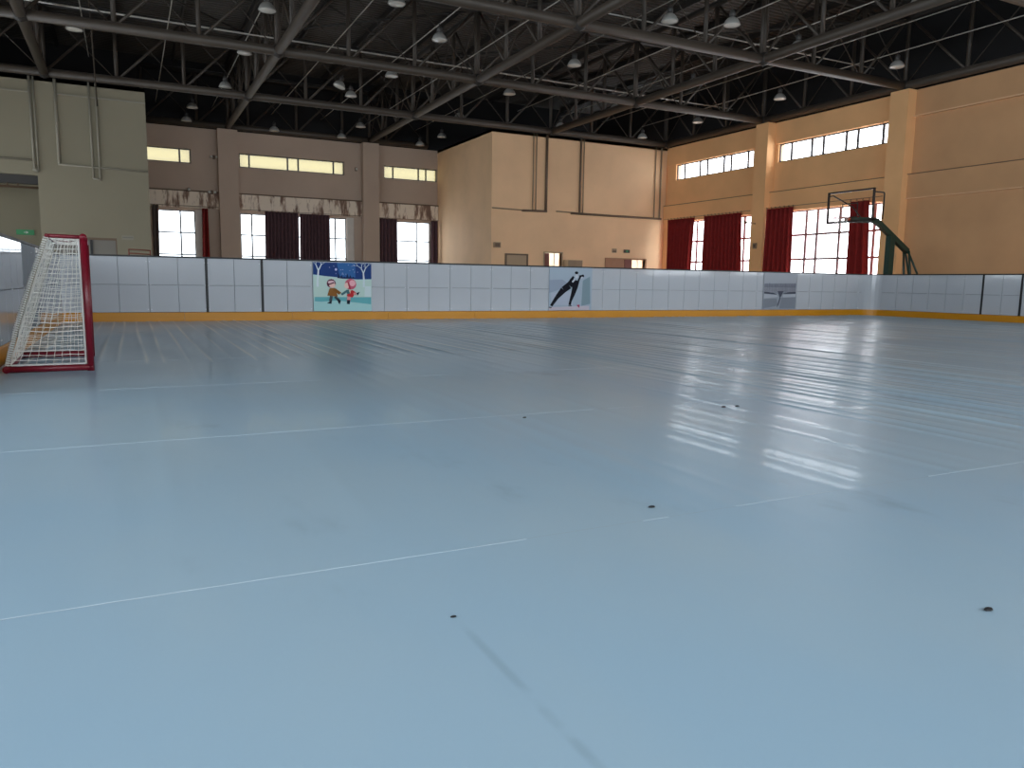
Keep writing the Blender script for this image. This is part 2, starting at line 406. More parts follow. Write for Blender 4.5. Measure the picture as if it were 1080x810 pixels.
conduit(wkr, [(17.93, f, H), (17.93, f, 4.24)], .07, 'conduit_dark')
conduit(wkr, [(19.8, f, H), (19.8, f, 4.28)], .05, 'conduit_dark'); conduit(wkr, [(19.98, f, H), (19.98, f, 4.26)], .03, 'conduit')
conduit(wkr, [(24.25, f, H), (24.25, f, 4.26)], .03, 'conduit'); conduit(wkr, [(24.6, f, H), (24.6, f, 4.22)], .045, 'conduit')
conduit(wkr, [(15.12, f, 4.25), (16.7, f, 4.23)], .03, 'conduit'); conduit(wkr, [(16.65, f - .02, 4.21), (17.98, f - .02, 4.24)], .05, 'conduit_dark')
conduit(wkr, [(18.5, f, 4.27), (20.2, f, 4.25)], .03, 'conduit'); conduit(wkr, [(19.3, f - .02, 4.22), (24.7, f - .02, 4.21)], .05, 'conduit_dark')
for xx, z0, z1, r in ((-2.74, 4.58, H, .04), (-2.62, 4.55, H, .03), (-1.97, 4.85, H, .05), (-.92, 4.4, H, .035), (-.7, 4.4, H, .035)):
    conduit(wkl, [(xx, f, z1), (xx, f, z0)], r, 'conduit_grey')
conduit(wkl, [(-.92, f, 4.4), (-.66, f - .02, 4.36)], .04, 'conduit_grey'); conduit(wkl, [(-2.78, f, 4.6), (-2.62, f, 4.53)], .06, 'conduit_grey')
conduit(wkl, [(-2.0, f, 4.82), (.9, f, 4.77)], .035, 'conduit_grey'); conduit(wkl, [(-8, f, 4.93), (-2.8, f, 4.9)], .035, 'conduit_grey')
MB().box(-2.02, .9, YK - .06, YK, 7.22, 7.27).build('ledge', M['conduit_grey'], wkl)
MB().box(XL, -2.72, YK - .05, YK, 7.2, 7.24).build('ledge', M['conduit_grey'], wkl)
MB().box(XL, -2.66, YK + .26, YK + .5, 4.1, 4.4).build('beam', M['steel_dark'], wkl)
conduit(wkl, [(XL, YK + .3, 3.98), (-2.68, YK + .3, 3.98)], .04, 'conduit_dark')
for xx in (-3.3, -3.62, -5.2): conduit(wkl, [(xx, YK + .3, 3.98), (xx, YK + .3, 4.4)], .03, 'conduit_dark')

# windows -----------------------------------------------------------
NW = [0]
def window(axis, plane, u0, u1, z0, z1, mull, trans, frame, pane, label, inward, paneof=None):
    wm = .05 if axis == 'x' else .035
    NW[0] += 1
    root = empty('window_%d' % NW[0]); tag(root, label, kind='structure')
    P = lambda a, b, c, d, t=.03: ((plane - t, plane + t, a, b, c, d) if axis == 'x' else (a, b, plane - t, plane + t, c, d))
    fb = MB(); w = .05
    fb.box(*P(u0, u1, z0, z0 + w)).box(*P(u0, u1, z1 - w, z1)).box(*P(u0, u0 + w, z0 + w, z1 - w)).box(*P(u1 - w, u1, z0 + w, z1 - w))
    fb.build('window_frame', frame, root)
    us = [u0 + w] + sorted(mull) + [u1 - w]; zs = [z0 + w] + sorted(trans) + [z1 - w]
    for u in mull: MB().box(*P(u - wm, u + wm, z0 + w, z1 - w, .025)).build('mullion', frame, root)
    for z in trans: MB().box(*P(u0 + w, u1 - w, z - wm * .85, z + wm * .85, .02)).build('transom', frame, root)
    for i in range(len(us) - 1):
        for j in range(len(zs) - 1):
            a, b, c, d = us[i], us[i + 1], zs[j], zs[j + 1]
            mt = paneof(i, j) if paneof else pane
            q = [(a, c), (b, c), (b, d), (a, d)]
            pb = MB().poly([((plane, u, z) if axis == 'x' else (u, plane, z)) for u, z in q])
            pb.build('pane', mt, root)
    portal(axis, plane - inward * .12, u0, u1, z0, z1, inward)
gR = XR + .16
lab_ru = ['high strip window of the right wall beside the far corner', 'high strip window of the right wall above the basketball stand']
lab_rl = ['tall curtained window of the right wall near the far corner', 'tall window of the right wall behind the basketball backboard']
for (k, ml), lb in zip(r_up.items(), lab_ru): window('x', gR, *k, UZ0, UZ1, ml, [], M['frame_dark'], M['glass_right'], lb, -1)
pk = random.Random(3)
for (k, ml), lb in zip(r_lo.items(), lab_rl):
    window('x', gR, *k, .3, WZ1, ml, [2.0, 3.0], M['frame_pink'], None, lb, -1,
           paneof=lambda i, j: M['glass_pink'] if pk.random() < .5 else M['glass_right'])
for n, (a, b) in enumerate(extra):
    window('x', gR, a, b, SILL, WZ1, [a + 1.9, a + 3.7], [3.0], M['frame_pink'], M['glass_right'], ['right wall tall window beside the rink middle', 'right wall tall window level with the camera', 'right wall tall window behind the camera'][n], -1)
gB = YB + .14
for (k, ml), lb in zip(b_up.items(), ['cream lit strip window high on far wall beside grey block', 'cream lit strip window high on far wall between the pilasters', 'cream lit strip window high on far wall beside tan block']):
    window('y', gB, *k, bz0, bz1, ml, [], M['frame_dark'], M['glass_cream'], lb, -1)
for (k, ml), lb in zip(b_lo.items(), ['bright far wall window beside the grey block', 'wide far wall window half covered by two dark curtains', 'bright far wall window beside the tan block']):
    window('y', gB, *k, SILL, 3.98, ml, [1.95, 2.96], M['frame_dark'], M['glass_back'], lb, -1)
for n, (a, b) in enumerate(f_open):
    window('y', YF - .2, a, b, 2.6, 6.86, [a + 2, a + 4], [4.6], M['frame_dark'], M['glass'], 'tall front wall window behind the camera, bay %s' % ['one', 'two', 'three', 'four', 'five'][n], 1)
for n, (a, b, c, e) in enumerate(l_open):
    window('x', XL - .2, a, b, c, e, [a + 1.9, a + 3.7], [c + 1.9], M['frame_dark'], M['glass'], 'unseen left wall window shaped for its light, bay %s from the entrance' % ['one', 'two', 'three', 'four', 'five', 'six'][n], 1)

# doors -------------------------------------------------------------
d = tag(empty('door_1', (15.82, YK, 0)), 'closed tan door with dark frame left on the tan block', kind='structure')
MB().box(0, 1.2, -.07, 0, 2.14, 2.21).box(0, .07, -.07, 0, 0, 2.14).box(1.12, 1.2, -.07, 0, 0, 2.14).build('door_frame', M['conduit_dark'], d)
MB().box(.07, 1.12, -.04, -.005, 0, 2.14).build('door_leaf', M['door_tan'], d)
MB().tube([(.98, -.09, 1.05), (1.08, -.09, 1.05)], .012, 6).build('door_handle', M['lamp_dark'], d)
d = tag(empty('door_2', (17.92, YK, 0)), 'open doorway of the tan block showing a bright room', kind='structure')
MB().box(-.05, 0, -.04, .2, 0, 2.35).box(.96, 1.01, -.04, .2, 0, 2.35).box(0, .96, -.04, .2, 2.3, 2.35).build('door_frame', M['door_tan'], d)
MB().box(.01, .25, -.05, .9, 0, 2.28).build('door_leaf', M['door_red'], d)
MB().box(.7, .74, .3, .34, 0, 2.3).build('glazing_bar', M['sign_white'], d)
d = tag(empty('door_3', (21.44, YK, 0)), 'brown double door of the tan block with one leaf open', kind='structure')
MB().box(-.06, 0, -.05, .2, 0, 2.16).box(2.4, 2.46, -.05, .2, 0, 2.16).box(0, 2.4, -.05, .2, 2.1, 2.16).build('door_frame', M['door_brown'], d)
MB().box(0, 1.12, .02, .07, 0, 2.1).build('door_leaf', M['door_brown'], d)
MB().box(1.14, 1.58, .0, .05, 0, 2.1).build('door_leaf', M['door_red'], d)
MB().box(1.98, 2.02, .1, .14, 0, 2.1).build('glazing_bar', M['sign_white'], d)
d = tag(empty('door_4', (-2.25, YK, 0)), 'grey double door with black post in the grey block', kind='structure')
MB().box(0, 1.1, .08, .13, 0, 2.26).build('door_leaf', M['door_grey'], d)
MB().box(1.18, 1.94, .08, .13, 0, 2.26).build('door_leaf', M['door_grey'], d)
MB().box(1.1, 1.18, .02, .16, 0, 2.26).build('door_post', M['black'], d)
MB().box(0, 1.98, .0, .2, 2.2, 2.28).box(1.94, 1.98, 0, .2, 0, 2.2).build('door_frame', M['conduit_dark'], d)
def lit_room(x0, x1, lb, power):
    mb = MB()
    mb.box(x0, x1, 35.4, 35.5, 0, 3); mb.box(x0 - .1, x0, YK + .26, 35.5, 0, 3); mb.box(x1, x1 + .1, YK + .26, 35.5, 0, 3); mb.box(x0, x1, YK + .26, 35.5, 2.95, 3.05)
    tag(mb.build('wall_room', M['room']), 'white inside walls of ' + lb, kind='structure')
    t = tag(empty('ceiling_lamp', ((x0 + x1) / 2, 34, 2.9)), 'lit ceiling lamp in ' + lb, 'lamp')
    MB().box(-.5, .5, -.12, .12, 0, .05).build('lamp_tray', M['sign_white'], t)
    e = mat('lamp_tube_' + str(int(x0)), (255, 240, 220), .5); n = e.node_tree.nodes['Principled BSDF']
    n.inputs['Emission Color'].default_value = (1, .93, .84, 1); n.inputs['Emission Strength'].default_value = power
    MB().tube([(-.45, 0, -.03), (.45, 0, -.03)], .03, 8).build('lamp_tube', e, t)
lit_room(17.2, 19.6, 'the room behind the open doorway', 280)
lit_room(21.2, 24.3, 'the room behind the brown doors', 380)

# ------------------------------------------------------------------ ceiling and roof frame
ZD = 10.75
mb = MB(); y = YF - .4; per = .24; k = 0
while y < YB + .4:                                            # trapezoid ribbed deck, ribs along X
    for (a, za, b, zb) in ((0, 0, .09, 0), (.09, 0, .12, .05), (.12, .05, .21, .05), (.21, .05, .24, 0)):
        mb.poly([(XL - .4, y + a, ZD + za), (XL - .4, y + b, ZD + zb), (XR + .4, y + b, ZD + zb), (XR + .4, y + a, ZD + za)])
    y += per
ceil = tag(mb.build('ceiling', M['deck']), 'dark ribbed metal roof deck above the truss grid', kind='structure')
pm = MB().box(-.035, .035, 0, YB - 5, 0, .02).box(-.008, .008, 0, YB - 5, .02, .2).box(-.05, .05, 0, YB - 5, .2, .22).mesh('purlin', M['steel_dark'])
x = XL + 2.25
while x < XR: link('purlin', pm, ceil, (x, 5, ZD - .22)); x += 2.25

DEP, PAN = 2.3, 2.25
rf = tag(empty('roof_frame', (8, 20, 7.9)), 'dark grey welded steel truss grid spanning the hall under the roof', 'roof truss')
me_v = MB().tube([(0, 0, 0), (0, 0, DEP)], .07, 7).mesh('vertical', M['steel'], True)
me_d = MB().tube([(0, 0, 0), (PAN, 0, DEP)], .045, 6).mesh('diagonal', M['steel'], True)
me_e = MB().tube([(0, 0, 0), (-PAN, 0, DEP)], .018, 5).mesh('tie_rod', M['steel'], True)
me_j = MB().lathe([(0, -.22), (.16, -.15), (.22, 0), (.16, .15), (0, .22)], 10).mesh('joint', M['steel_dark'], True)
def truss(x, y, rz, npan):
    t = empty('truss', (x - 8, y - 20, 0), rz, rf); Lg = npan * PAN
    MB().tube([(0, 0, 0), (Lg, 0, 0)], .145, 12).build('bottom_chord', M['steel'], t, True)
    MB().tube([(0, 0, DEP), (Lg, 0, DEP)], .11, 10).build('top_chord', M['steel_dark'], t, True)
    for i in range(npan + 1):
        link('vertical', me_v, t, (i * PAN, 0, 0))
        if i < npan: link('diagonal', me_d, t, (i * PAN, 0, 0))
        if i: link('tie_rod', me_e, t, (i * PAN, 0, 0))
GX = [24.75, 18.1, 11.35, 4.55, -2.25]; GY = [32.15, 25.5, 18.8, 12.05, 5.3]
truss(24.75, 5.3, math.pi / 2, 12); truss(18.1, 5.3, math.pi / 2, 12); truss(11.35, 5.3, math.pi / 2, 15)
truss(4.55, 5.3, math.pi / 2, 15); truss(-2.25, 5.3, math.pi / 2, 12)
for y in GY: truss(24.75 - 15 * PAN, y, 0, 15)
truss(.95, 39.0, 0, 6)
for x in GX:
    for y in GY: link('joint', me_j, rf, (x - 8, y - 20, 0))
bl = math.hypot(6.75, 6.7)
mbr = MB().tube([(0, 0, 0), (6.75, 6.7, 0)], .04, 6).mesh('brace', M['steel_dark'], True)
mbr2 = MB().tube([(0, 6.7, 0), (6.75, 0, 0)], .04, 6).mesh('brace', M['steel_dark'], True)
for i, x in enumerate(GX[1:]):
    for y in GY[1:]:
        link('brace', mbr, rf, (x - 8, y - 20, DEP)); link('brace', mbr2, rf, (x - 8, y - 20, DEP))
# service pipes under the roof
def pipe(pts, r, lb, m='pipe_light'):
    tag(MB().tube(pts, r, 6).build('service_pipe', M[m], smooth=True), lb, 'pipe')
rows = [(-.85, 'sixth'), (3.85, 'fifth'), (8.85, 'fourth'), (13.75, 'third'), (18.6, 'second'), (23.2, 'first')]
for x, nm in rows:
    pipe([(x, 6, 8.62), (x, 38.8 if .9 < x < 15 else 32.2, 8.62)], .017, 'thin pale conduit carrying the %s lamp row from the right wall' % nm)
for x, nm in ((1.5, 'sixth and fifth'), (6.5, 'fifth and fourth'), (11.05, 'fourth and third'), (16.3, 'third and second'), (20.9, 'second and first')):
    pipe([(x, 6, 8.62), (x, 38.8 if .9 < x < 15 else 32.2, 8.62)], .017, 'thin pale conduit between the %s lamp rows from the right wall' % nm)
pipe([(XL + .1, 26.8, 8.69), (24.6, 27.3, 8.70)], .026, 'pale sprinkler pipe crossing the hall above the second truss')
pipe([(13, 19.9, 8.75), (24.6, 20.0, 8.75)], .022, 'pale sprinkler pipe crossing above the nearer truss at right')
pipe([(-.66, 31.9, 6.9), (-.66, 27.0, 10.5)], .025, 'thin dark drop pipe hanging in front of the grey block', 'steel')

# ------------------------------------------------------------------ pendant lamps
def make_lamp():
    r = empty('pendant_lamp')
    MB().lathe([(.235, 0), (.24, .012), (.225, .05), (.19, .12), (.135, .185), (.085, .215), (.07, .22)], 18).build('shade', M['lamp'], r, True)
    MB().lathe([(.215, .008), (.14, -.012), (0.0, -.02)], 18).build('lens', M['lamp_glass'], r, True)
    MB().lathe([(.0, .218), (.085, .218), (.085, .36), (.06, .4), (0, .4)], 12).build('housing', M['lamp_dark'], r, True)
    MB().tube([(0, 0, .4), (0, 0, .485)], .012, 5).build('rod', M['lamp_dark'], r)
    return r
LAMPS = [(-1.05, 27.1, 8.2, 'sixth', 'over the grey block'),
 (3.75, 22.6, 8.2, 'fifth', 'nearest'), (3.75, 27.1, 8.2, 'fifth', 'second nearest'), (3.7, 32.1, 8.2, 'fifth', 'third nearest'), (2.85, 36.6, 8.2, 'fifth', 'fourth nearest'), (2.75, 38.7, 8.0, 'fifth', 'farthest'),
 (8.8, 22.7, 8.2, 'fourth', 'nearest'), (8.8, 27.4, 8.2, 'fourth', 'second nearest'), (8.3, 31.1, 8.2, 'fourth', 'third nearest'), (10.3, 36.9, 8.2, 'fourth', 'fourth nearest'), (9.85, 38.75, 7.95, 'fourth', 'farthest'),
 (13.8, 18.0, 8.2, 'third', 'nearest'), (13.75, 23.0, 8.2, 'third', 'second nearest'), (13.6, 27.6, 8.2, 'third', 'third nearest'), (13.6, 32.6, 8.2, 'third', 'fourth nearest'), (14.6, 37.3, 8.2, 'third', 'fifth nearest'), (13.95, 38.75, 7.95, 'third', 'farthest'),
 (18.5, 13.8, 8.2, 'second', 'nearest'), (18.7, 18.0, 8.2, 'second', 'second nearest'), (18.8, 23.0, 8.2, 'second', 'third nearest'), (18.6, 27.7, 8.2, 'second', 'fourth nearest'), (18.4, 31.9, 8.15, 'second', 'farthest'),
 (23.1, 17.9, 8.2, 'first', 'nearest'), (23.1, 23.0, 8.2, 'first', 'second nearest'), (23.25, 28.0, 8.2, 'first', 'third nearest'), (23.0, 31.8, 8.1, 'first', 'farthest')]
ODD = [(6.7, 20.4, 8.2, 'silver pendant lamp cut by the top edge, between the fourth and fifth lamp rows'),
 (7.5, 29.8, 8.2, 'tilted small pendant lamp between the fourth and fifth lamp rows over the hall middle'),
 (6.6, 38.7, 7.95, 'pendant lamp against the far wall top between the fourth and fifth lamp rows'),
 (15.5, 17.4, 8.2, 'silver pendant lamp between the second and third lamp rows near the top edge')]
lp = make_lamp(); first = True
for (x, y, z, row, pos) in LAMPS:
    o = lp if first else copy_tree(lp); first = False
    o.location = (x, y, z - .1)
    tag(o, 'silver bell pendant lamp, %s of the %s lamp row from the right wall' % (pos, row) if row != 'sixth' else 'silver bell pendant lamp hanging in front of the grey block top', 'lamp', 'pendant lamps under the roof')
for (x, y, z, lb) in ODD:
    o = copy_tree(lp); o.location = (x, y, z - .1); tag(o, lb, 'lamp', 'pendant lamps under the roof')
    if 'tilted' in lb: o.rotation_euler = (0, .35, 0)

# ------------------------------------------------------------------ curtains
def curtain(axis, plane, t0, t1, b0, b1, ztop, zbot, m, label, folds=None, rings=True):
    """pleated sheet; t0..t1 along the rod, b0..b1 at the hem"""
    root = empty('curtain', ((plane, (t0 + t1) / 2, zbot) if axis == 'x' else ((t0 + t1) / 2, plane, zbot)))
    tag(root, label, 'curtain')
    wd = abs(t1 - t0); nf = folds or max(2, int(wd / .24)); nu = nf * 8; nz = 10; mb = MB()
    cx, cy, cz = root.location
    rr = random.Random(int(t0 * 100))
    jit = [rr.uniform(-.4, .4) for _ in range(nu + 1)]
    for j in range(nz + 1):
        v = j / nz; z = ztop + (zbot - ztop) * v
        for i in range(nu + 1):
            u = i / nu; a = t0 + (t1 - t0) * u; b = b0 + (b1 - b0) * u; p = a + (b - a) * v
            d = (.075 + .03 * v) * math.sin(2 * math.pi * nf * u + jit[i] * .6 + .8 * math.sin(3 * u + v))
            P = (plane + d, p, z) if axis == 'x' else (p, plane + d, z)
            mb.v.append((P[0] - cx, P[1] - cy, P[2] - cz))
    for j in range(nz):
        for i in range(nu):
            a = j * (nu + 1) + i; mb.f.append((a, a + 1, a + nu + 2, a + nu + 1)); mb.m.append(0)
    o = mb.build('cloth', m, root, True)
    md = o.modifiers.new('thickness', 'SOLIDIFY'); md.thickness = .008
    if rings:
        for i in range(nf + 1):
            u = i / nf; p = t0 + (t1 - t0) * u; rg = MB()
            c = (plane, p, ztop + .02) if axis == 'x' else (p, plane, ztop + .02)
            pts = [(c[0] - cx + (.035 * math.cos(q) if axis == 'x' else 0), c[1] - cy + (0 if axis == 'x' else .035 * math.cos(q)), c[2] - cz + .035 * math.sin(q) + .02) for q in [k * math.pi / 3 for k in range(6)]]
            rg.tube(pts, .009, 4, closed=True); rg.build('ring', M['rod'], root)
    return root
def rod(axis, plane, u0, u1, z, label):
    mb = MB()
    P = (lambda u: (plane, u, z)) if axis == 'x' else (lambda u: (u, plane, z))
    mb.tube([P(u0), P(u1)], .011, 6); o = mb.build('curtain_rod', M['rod'], smooth=True); tag(o, label, 'curtain rod')
px = XR - .26; py = YB - .3
curtain('x', px, 29.75, 31.75, 30.0, 31.6, 4.12, .4, M['curtain'], 'wine red curtain on right wall nearest the far corner, hem drawn in')
curtain('x', px, 26.55, 29.0, 26.4, 28.95, 4.12, .4, M['curtain'], 'widest wine red curtain on right wall, left of the first pilaster')
curtain('x', px, 23.55, 25.0, 23.5, 25.02, 4.14, .4, M['curtain'], 'wine red curtain on right wall just right of the first pilaster')
curtain('x', px, 19.9, 20.72, 19.72, 20.65, 4.09, .4, M['curtain'], 'narrow wine red curtain behind the basketball backboard')
rod('x', px, 26.0, 32.1, 4.16, 'thin curtain rod over the right wall window near the far corner')
rod('x', px, 19.3, 25.02, 4.18, 'thin curtain rod over the window behind the backboard')
curtain('y', py, 1.16, 1.44, 1.12, 1.36, 4.14, .4, M['curtain_grey'], 'narrow dark grey brown curtain on far wall beside the grey block', 2, False)
curtain('y', py, 3.28, 3.53, 3.2, 3.55, 4.08, .4, M['curtain'], 'narrow red curtain on far wall left of the left pilaster', 2, False)
curtain('y', py, 6.1, 7.66, 6.05, 7.62, 4.1, .4, M['curtain_back'], 'dark wine curtain on far wall, left one of the middle pair', 9, False)
curtain('y', py, 7.76, 9.22, 7.72, 9.2, 4.07, .4, M['curtain_back'], 'dark wine curtain on far wall, right one of the middle pair', 9, False)
curtain('y', py, 11.8, 12.74, 11.78, 12.74, 4.05, .4, M['curtain_back'], 'dark wine curtain on far wall right of the right pilaster', 5, False)
curtain('y', py, 14.6, 14.98, 14.6, 14.98, 4.05, .4, M['curtain_back'], 'narrow dark wine curtain on far wall against the tan block', 2, False)
rod('y', py, .95, 4.0, 4.16, 'thin curtain rod over the far wall window beside the grey block')
rod('y', py, 4.98, 10.9, 4.12, 'thin curtain rod over the wide far wall window')
rod('y', py, 11.78, 15.05, 4.08, 'thin curtain rod over the far wall window beside the tan block')

# ------------------------------------------------------------------ rink boards
BT, KT, SEAM = 1.29, .18, .53
def slab(w, h):
    e = .0011; mb = MB(); b = .004
    x0, x1, z0, z1 = e, w - e, e, h - e
    v = [(x0, 0, z0), (x1, 0, z0), (x1, 0, z1), (x0, 0, z1)]
    mb.v += [(x0, .02, z0), (x1, .02, z0), (x1, .02, z1), (x0, .02, z1), (x0 + b, 0, z0 + b), (x1 - b, 0, z0 + b), (x1 - b, 0, z1 - b), (x0 + b, 0, z1 - b)]
    mb.f += [(4, 5, 6, 7), (0, 1, 5, 4), (1, 2, 6, 5), (2, 3, 7, 6), (3, 0, 4, 7)]; mb.m += [0] * 5
    return mb
_sl = {}
def slab_mesh(w, h, m):
    k = (round(w, 3), round(h, 3), m)
    if k not in _sl: _sl[k] = slab(w, h).mesh('panel', M[m])
    return _sl[k]
riv = MB().lathe([(.012, 0), (.009, .006), (0, .007)], 6).mesh('rivet', M['rivet'])
def barrier(root, L, s0, strips, grey=None, wide=()):
    """local x runs along the boards, local -y faces the ice"""
    cuts = [0.0]; s = s0
    while s < L - .05:
        if s > .05: cuts.append(s)
        s += SEAM
    cuts.append(L)
    MB().box(0, L, .022, .05, 0, BT - .03).build('backing', M['board_back'], root)
    hs = (BT - .03 - KT) / 2; n = 0
    for a, b in zip(cuts, cuts[1:]):
        m = 'board_matte' if grey and grey[0] < (a + b) / 2 < grey[1] else 'board'
        for r in (0, 1): link('panel', slab_mesh(b - a, hs, m), root, (a, 0, KT + r * hs))
    a = 0.0
    while a < L - .01:
        b = min(a + 4 * SEAM, L); kb = MB()
        kb.box(a + .002, b - .002, -.012, .022, 0, KT - .012)
        kb.poly([(a + .002, -.012, KT - .012), (b - .002, -.012, KT - .012), (b - .002, 0, KT), (a + .002, 0, KT)])
        kb.poly([(a + .002, 0, KT), (b - .002, 0, KT), (b - .002, .022, KT), (a + .002, .022, KT)])
        kb.build('kick_plate', M['kick'], root); a = b
    MB().box(0, L, -.008, .058, BT - .03, BT).build('top_rail', M['black'], root)
    for s in strips: MB().box(s - .025, s + .025, -.012, .0, KT, BT - .03).build('gate_strip', M['black'], root)
    rb = MB()
    for c in cuts[1:-1:2]:
        for z in (KT + .06, KT + hs, BT - .12):
            for dx in (-.03, .03):
                b0 = len(rb.v)
                rb.v += [(c + dx - .008, -.003, z - .008), (c + dx + .008, -.003, z - .008), (c + dx + .008, -.003, z + .008), (c + dx - .008, -.003, z + .008), (c + dx, -.006, z)]
                rb.f += [(b0, b0 + 1, b0 + 4), (b0 + 1, b0 + 2, b0 + 4), (b0 + 2, b0 + 3, b0 + 4), (b0 + 3, b0, b0 + 4)]; rb.m += [0] * 4
    o = rb.build('rivets', M['rivet'], root); o['kind'] = 'stuff'
far = tag(empty('rink_barrier', (RX0, RY1, 0)), 'long white rink boards with orange kick strip across the far side', 'rink boards')
barrier(far, 20.7 - RX0, (-.68 + 1.12) % SEAM, [1.44 + 1.12, 2.52 + 1.12])
rt = tag(empty('rink_barrier', (RX1, RY1 - .4, 0), -math.pi / 2), 'white rink boards with two black gate strips along the right side', 'rink boards')
barrier(rt, RY1 - .4, (16.27 - 13.1) % SEAM, [16.27 - 13.1, 16.27 - 12.07])
# rounded corner of the right boards (local frame: x forward = -Y, y = +X)
def corner(root):
    n = 6; rad = .4
    def arc(r, z): return [(-rad + 0 + r * math.sin(a) + 0, -rad + r * math.cos(a), z) for a in [math.pi / 2 * k / n for k in range(n + 1)]]
    # corner centre in world (20.7,16.27); local = (16.27-Y, X-21.1)
    def loc(r, z): return [(-(r * math.sin(a)), -.4 + r * math.cos(a), z) for a in [math.pi / 2 * k / n for k in range(n + 1)]]
    def strip(r0, r1, z0, z1, nm, m):
        mb = MB(); A, B, C, D = loc(r0, z0), loc(r0, z1), loc(r1, z1), loc(r1, z0)
        for i in range(n):
            mb.poly([A[i], A[i + 1], B[i + 1], B[i]]); mb.poly([B[i], B[i + 1], C[i + 1], C[i]]); mb.poly([C[i], C[i + 1], D[i + 1], D[i]])
        mb.build(nm, M[m], root, False)
    strip(rad, rad + .05, KT, BT - .03, 'corner_panel', 'board'); strip(rad - .012, rad + .05, 0, KT, 'corner_kick_plate', 'kick')
    strip(rad - .008, rad + .058, BT - .03, BT, 'corner_rail', 'black')
corner(rt)
lf = tag(empty('rink_barrier', (RX0, 6.4, 0), math.pi / 2), 'glossy white rink boards running along the left side behind the goal', 'rink boards')
barrier(lf, RY1 - 6.4 - .06, .3, [], grey=(11.0 - 6.4, 12.5 - 6.4))

# ------------------------------------------------------------------ posters on the far boards
def poster(name, x0, x1, z0, z1, label):
    r = tag(empty(name, (x0, RY1 - .024, z0)), label, 'poster'); r['w'] = 1
    W, Hh = x1 - x0, z1 - z0
    state = [0]
    def layer(part, cols):
        """cols: list of (rgb, [polygons in 0..1, y down])"""
        mats = []; mb = MB()
        for rgb, polys in cols:
            m = mat('print_ink', rgb, .7, spec=.2); mats.append(m)
            for p in polys:
                state[0] += 1; y = -.0002 * state[0]
                mb.poly([(u * W, y, (1 - v) * Hh) for u, v in p], len(mats) - 1)
        return mb.build(part, mats, r)
    bk = MB().box(0, W, .001, .010, 0, Hh)
    return r, layer, bk
def circ(cx, cy, rx, ry, n=12, a0=0): return [(cx + rx * math.cos(a0 + 2 * math.pi * k / n), cy + ry * math.sin(a0 + 2 * math.pi * k / n)) for k in range(n)]
def limb(pts, w):
    out = []
    for i in range(len(pts) - 1):
        (x0, y0), (x1, y1) = pts[i], pts[i + 1]; l = math.hypot(x1 - x0, y1 - y0) or 1
        wa = w if not isinstance(w, (list, tuple)) else w[i]; wb = w if not isinstance(w, (list, tuple)) else w[i + 1]
        nx, ny = -(y1 - y0) / l, (x1 - x0) / l
        out.append([(x0 + nx * wa, y0 + ny * wa), (x1 + nx * wb, y1 + ny * wb), (x1 - nx * wb, y1 - ny * wb), (x0 - nx * wa, y0 - ny * wa)])
    return out
# two children skating, winter scene
r, lay, bk = poster('poster', 3.57, 4.85, .195, 1.24, 'winter print of two small children skating hand in hand on far boards')
bk.build('sheet', mat('print_ink', (176, 212, 214), .45), r)
def tree(rnd, x, y, a, l, w, dep, out):
    x2, y2 = x + l * math.cos(a), y - l * math.sin(a)
    out += [q for q in limb([(x, y), (x2, y2)], [w, w * .7])]
    if dep:
        for da in (-.45, .45): tree(rnd, x2, y2, a + da + rnd.uniform(-.15, .15), l * .72, w * .62, dep - 1, out)
rn = random.Random(2); tr1 = []; tree(rn, .075, .36, 1.5, .19, .016, 3, tr1); tr2 = []; tree(rn, .865, .36, 1.62, .15, .016, 4, tr2)
cl = lambda ps: [[(min(max(u, 0.002), .998), min(max(v, .002), .998)) for u, v in p] for p in ps]
lay('printed_sky', [((34, 62, 120), [[(0, 0), (1, 0), (1, .33), (.75, .34), (.5, .31), (.2, .28), (0, .25)]]),
    ((52, 100, 158), [[(.4, 0), (.72, 0), (.72, .3), (.45, .28)]]),
    ((24, 42, 82), [[(x, .33), (x + .03, .22 + .03 * (k % 3)), (x + .06, .33)] for k, x in enumerate([.4, .45, .5, .55, .6, .65])]),
    ((196, 200, 236), [circ(.385, .14, .02, .026), *[circ(rn.uniform(.1, .9), rn.uniform(.03, .25), .006, .008, 5) for _ in range(22)]])])
lay('printed_snow', [((190, 214, 206), [[(0, .28), (.2, .29), (.5, .33), (.8, .36), (1, .34), (1, .72), (0, .72)]]),
    ((104, 176, 184), [[(.02, .71), (.99, .71), (.99, .86), (.02, .8)]]), ((170, 214, 214), [[(.0, .82), (.4, .78), (.99, .86), (.99, .998), (0, .998)]])])
lay('printed_trees', [((214, 226, 232), cl(tr1) + limb([(.07, .36), (.07, .5)], .018)), ((206, 220, 226), cl(tr2) + limb([(.865, .36), (.86, .5)], .018)), ((206, 222, 224), [[(.88, .48), (.99, .48), (.99, .7), (.87, .7)]])])
lay('printed_child', [((140, 92, 44), [[(.27, .53), (.36, .52), (.41, .7), (.23, .68)]]), ((132, 86, 40), limb([(.35, .55), (.45, .64)], .03)),
    ((70, 78, 84), limb([(.3, .69), (.28, .8)], .025) + limb([(.36, .7), (.43, .78)], .025)),
    ((20, 26, 40), [[(.22, .84), (.3, .78), (.3, .85)], [(.39, .75), (.46, .78), (.44, .86), (.42, .84)]]),
    ((96, 40, 66), [circ(.3, .43, .078, .092)]), ((238, 198, 186), [circ(.315, .46, .055, .06)]), ((226, 190, 196), [circ(.3, .405, .06, .035)]), ((90, 36, 56), limb([(.24, .46), (.35, .41)], .012))])
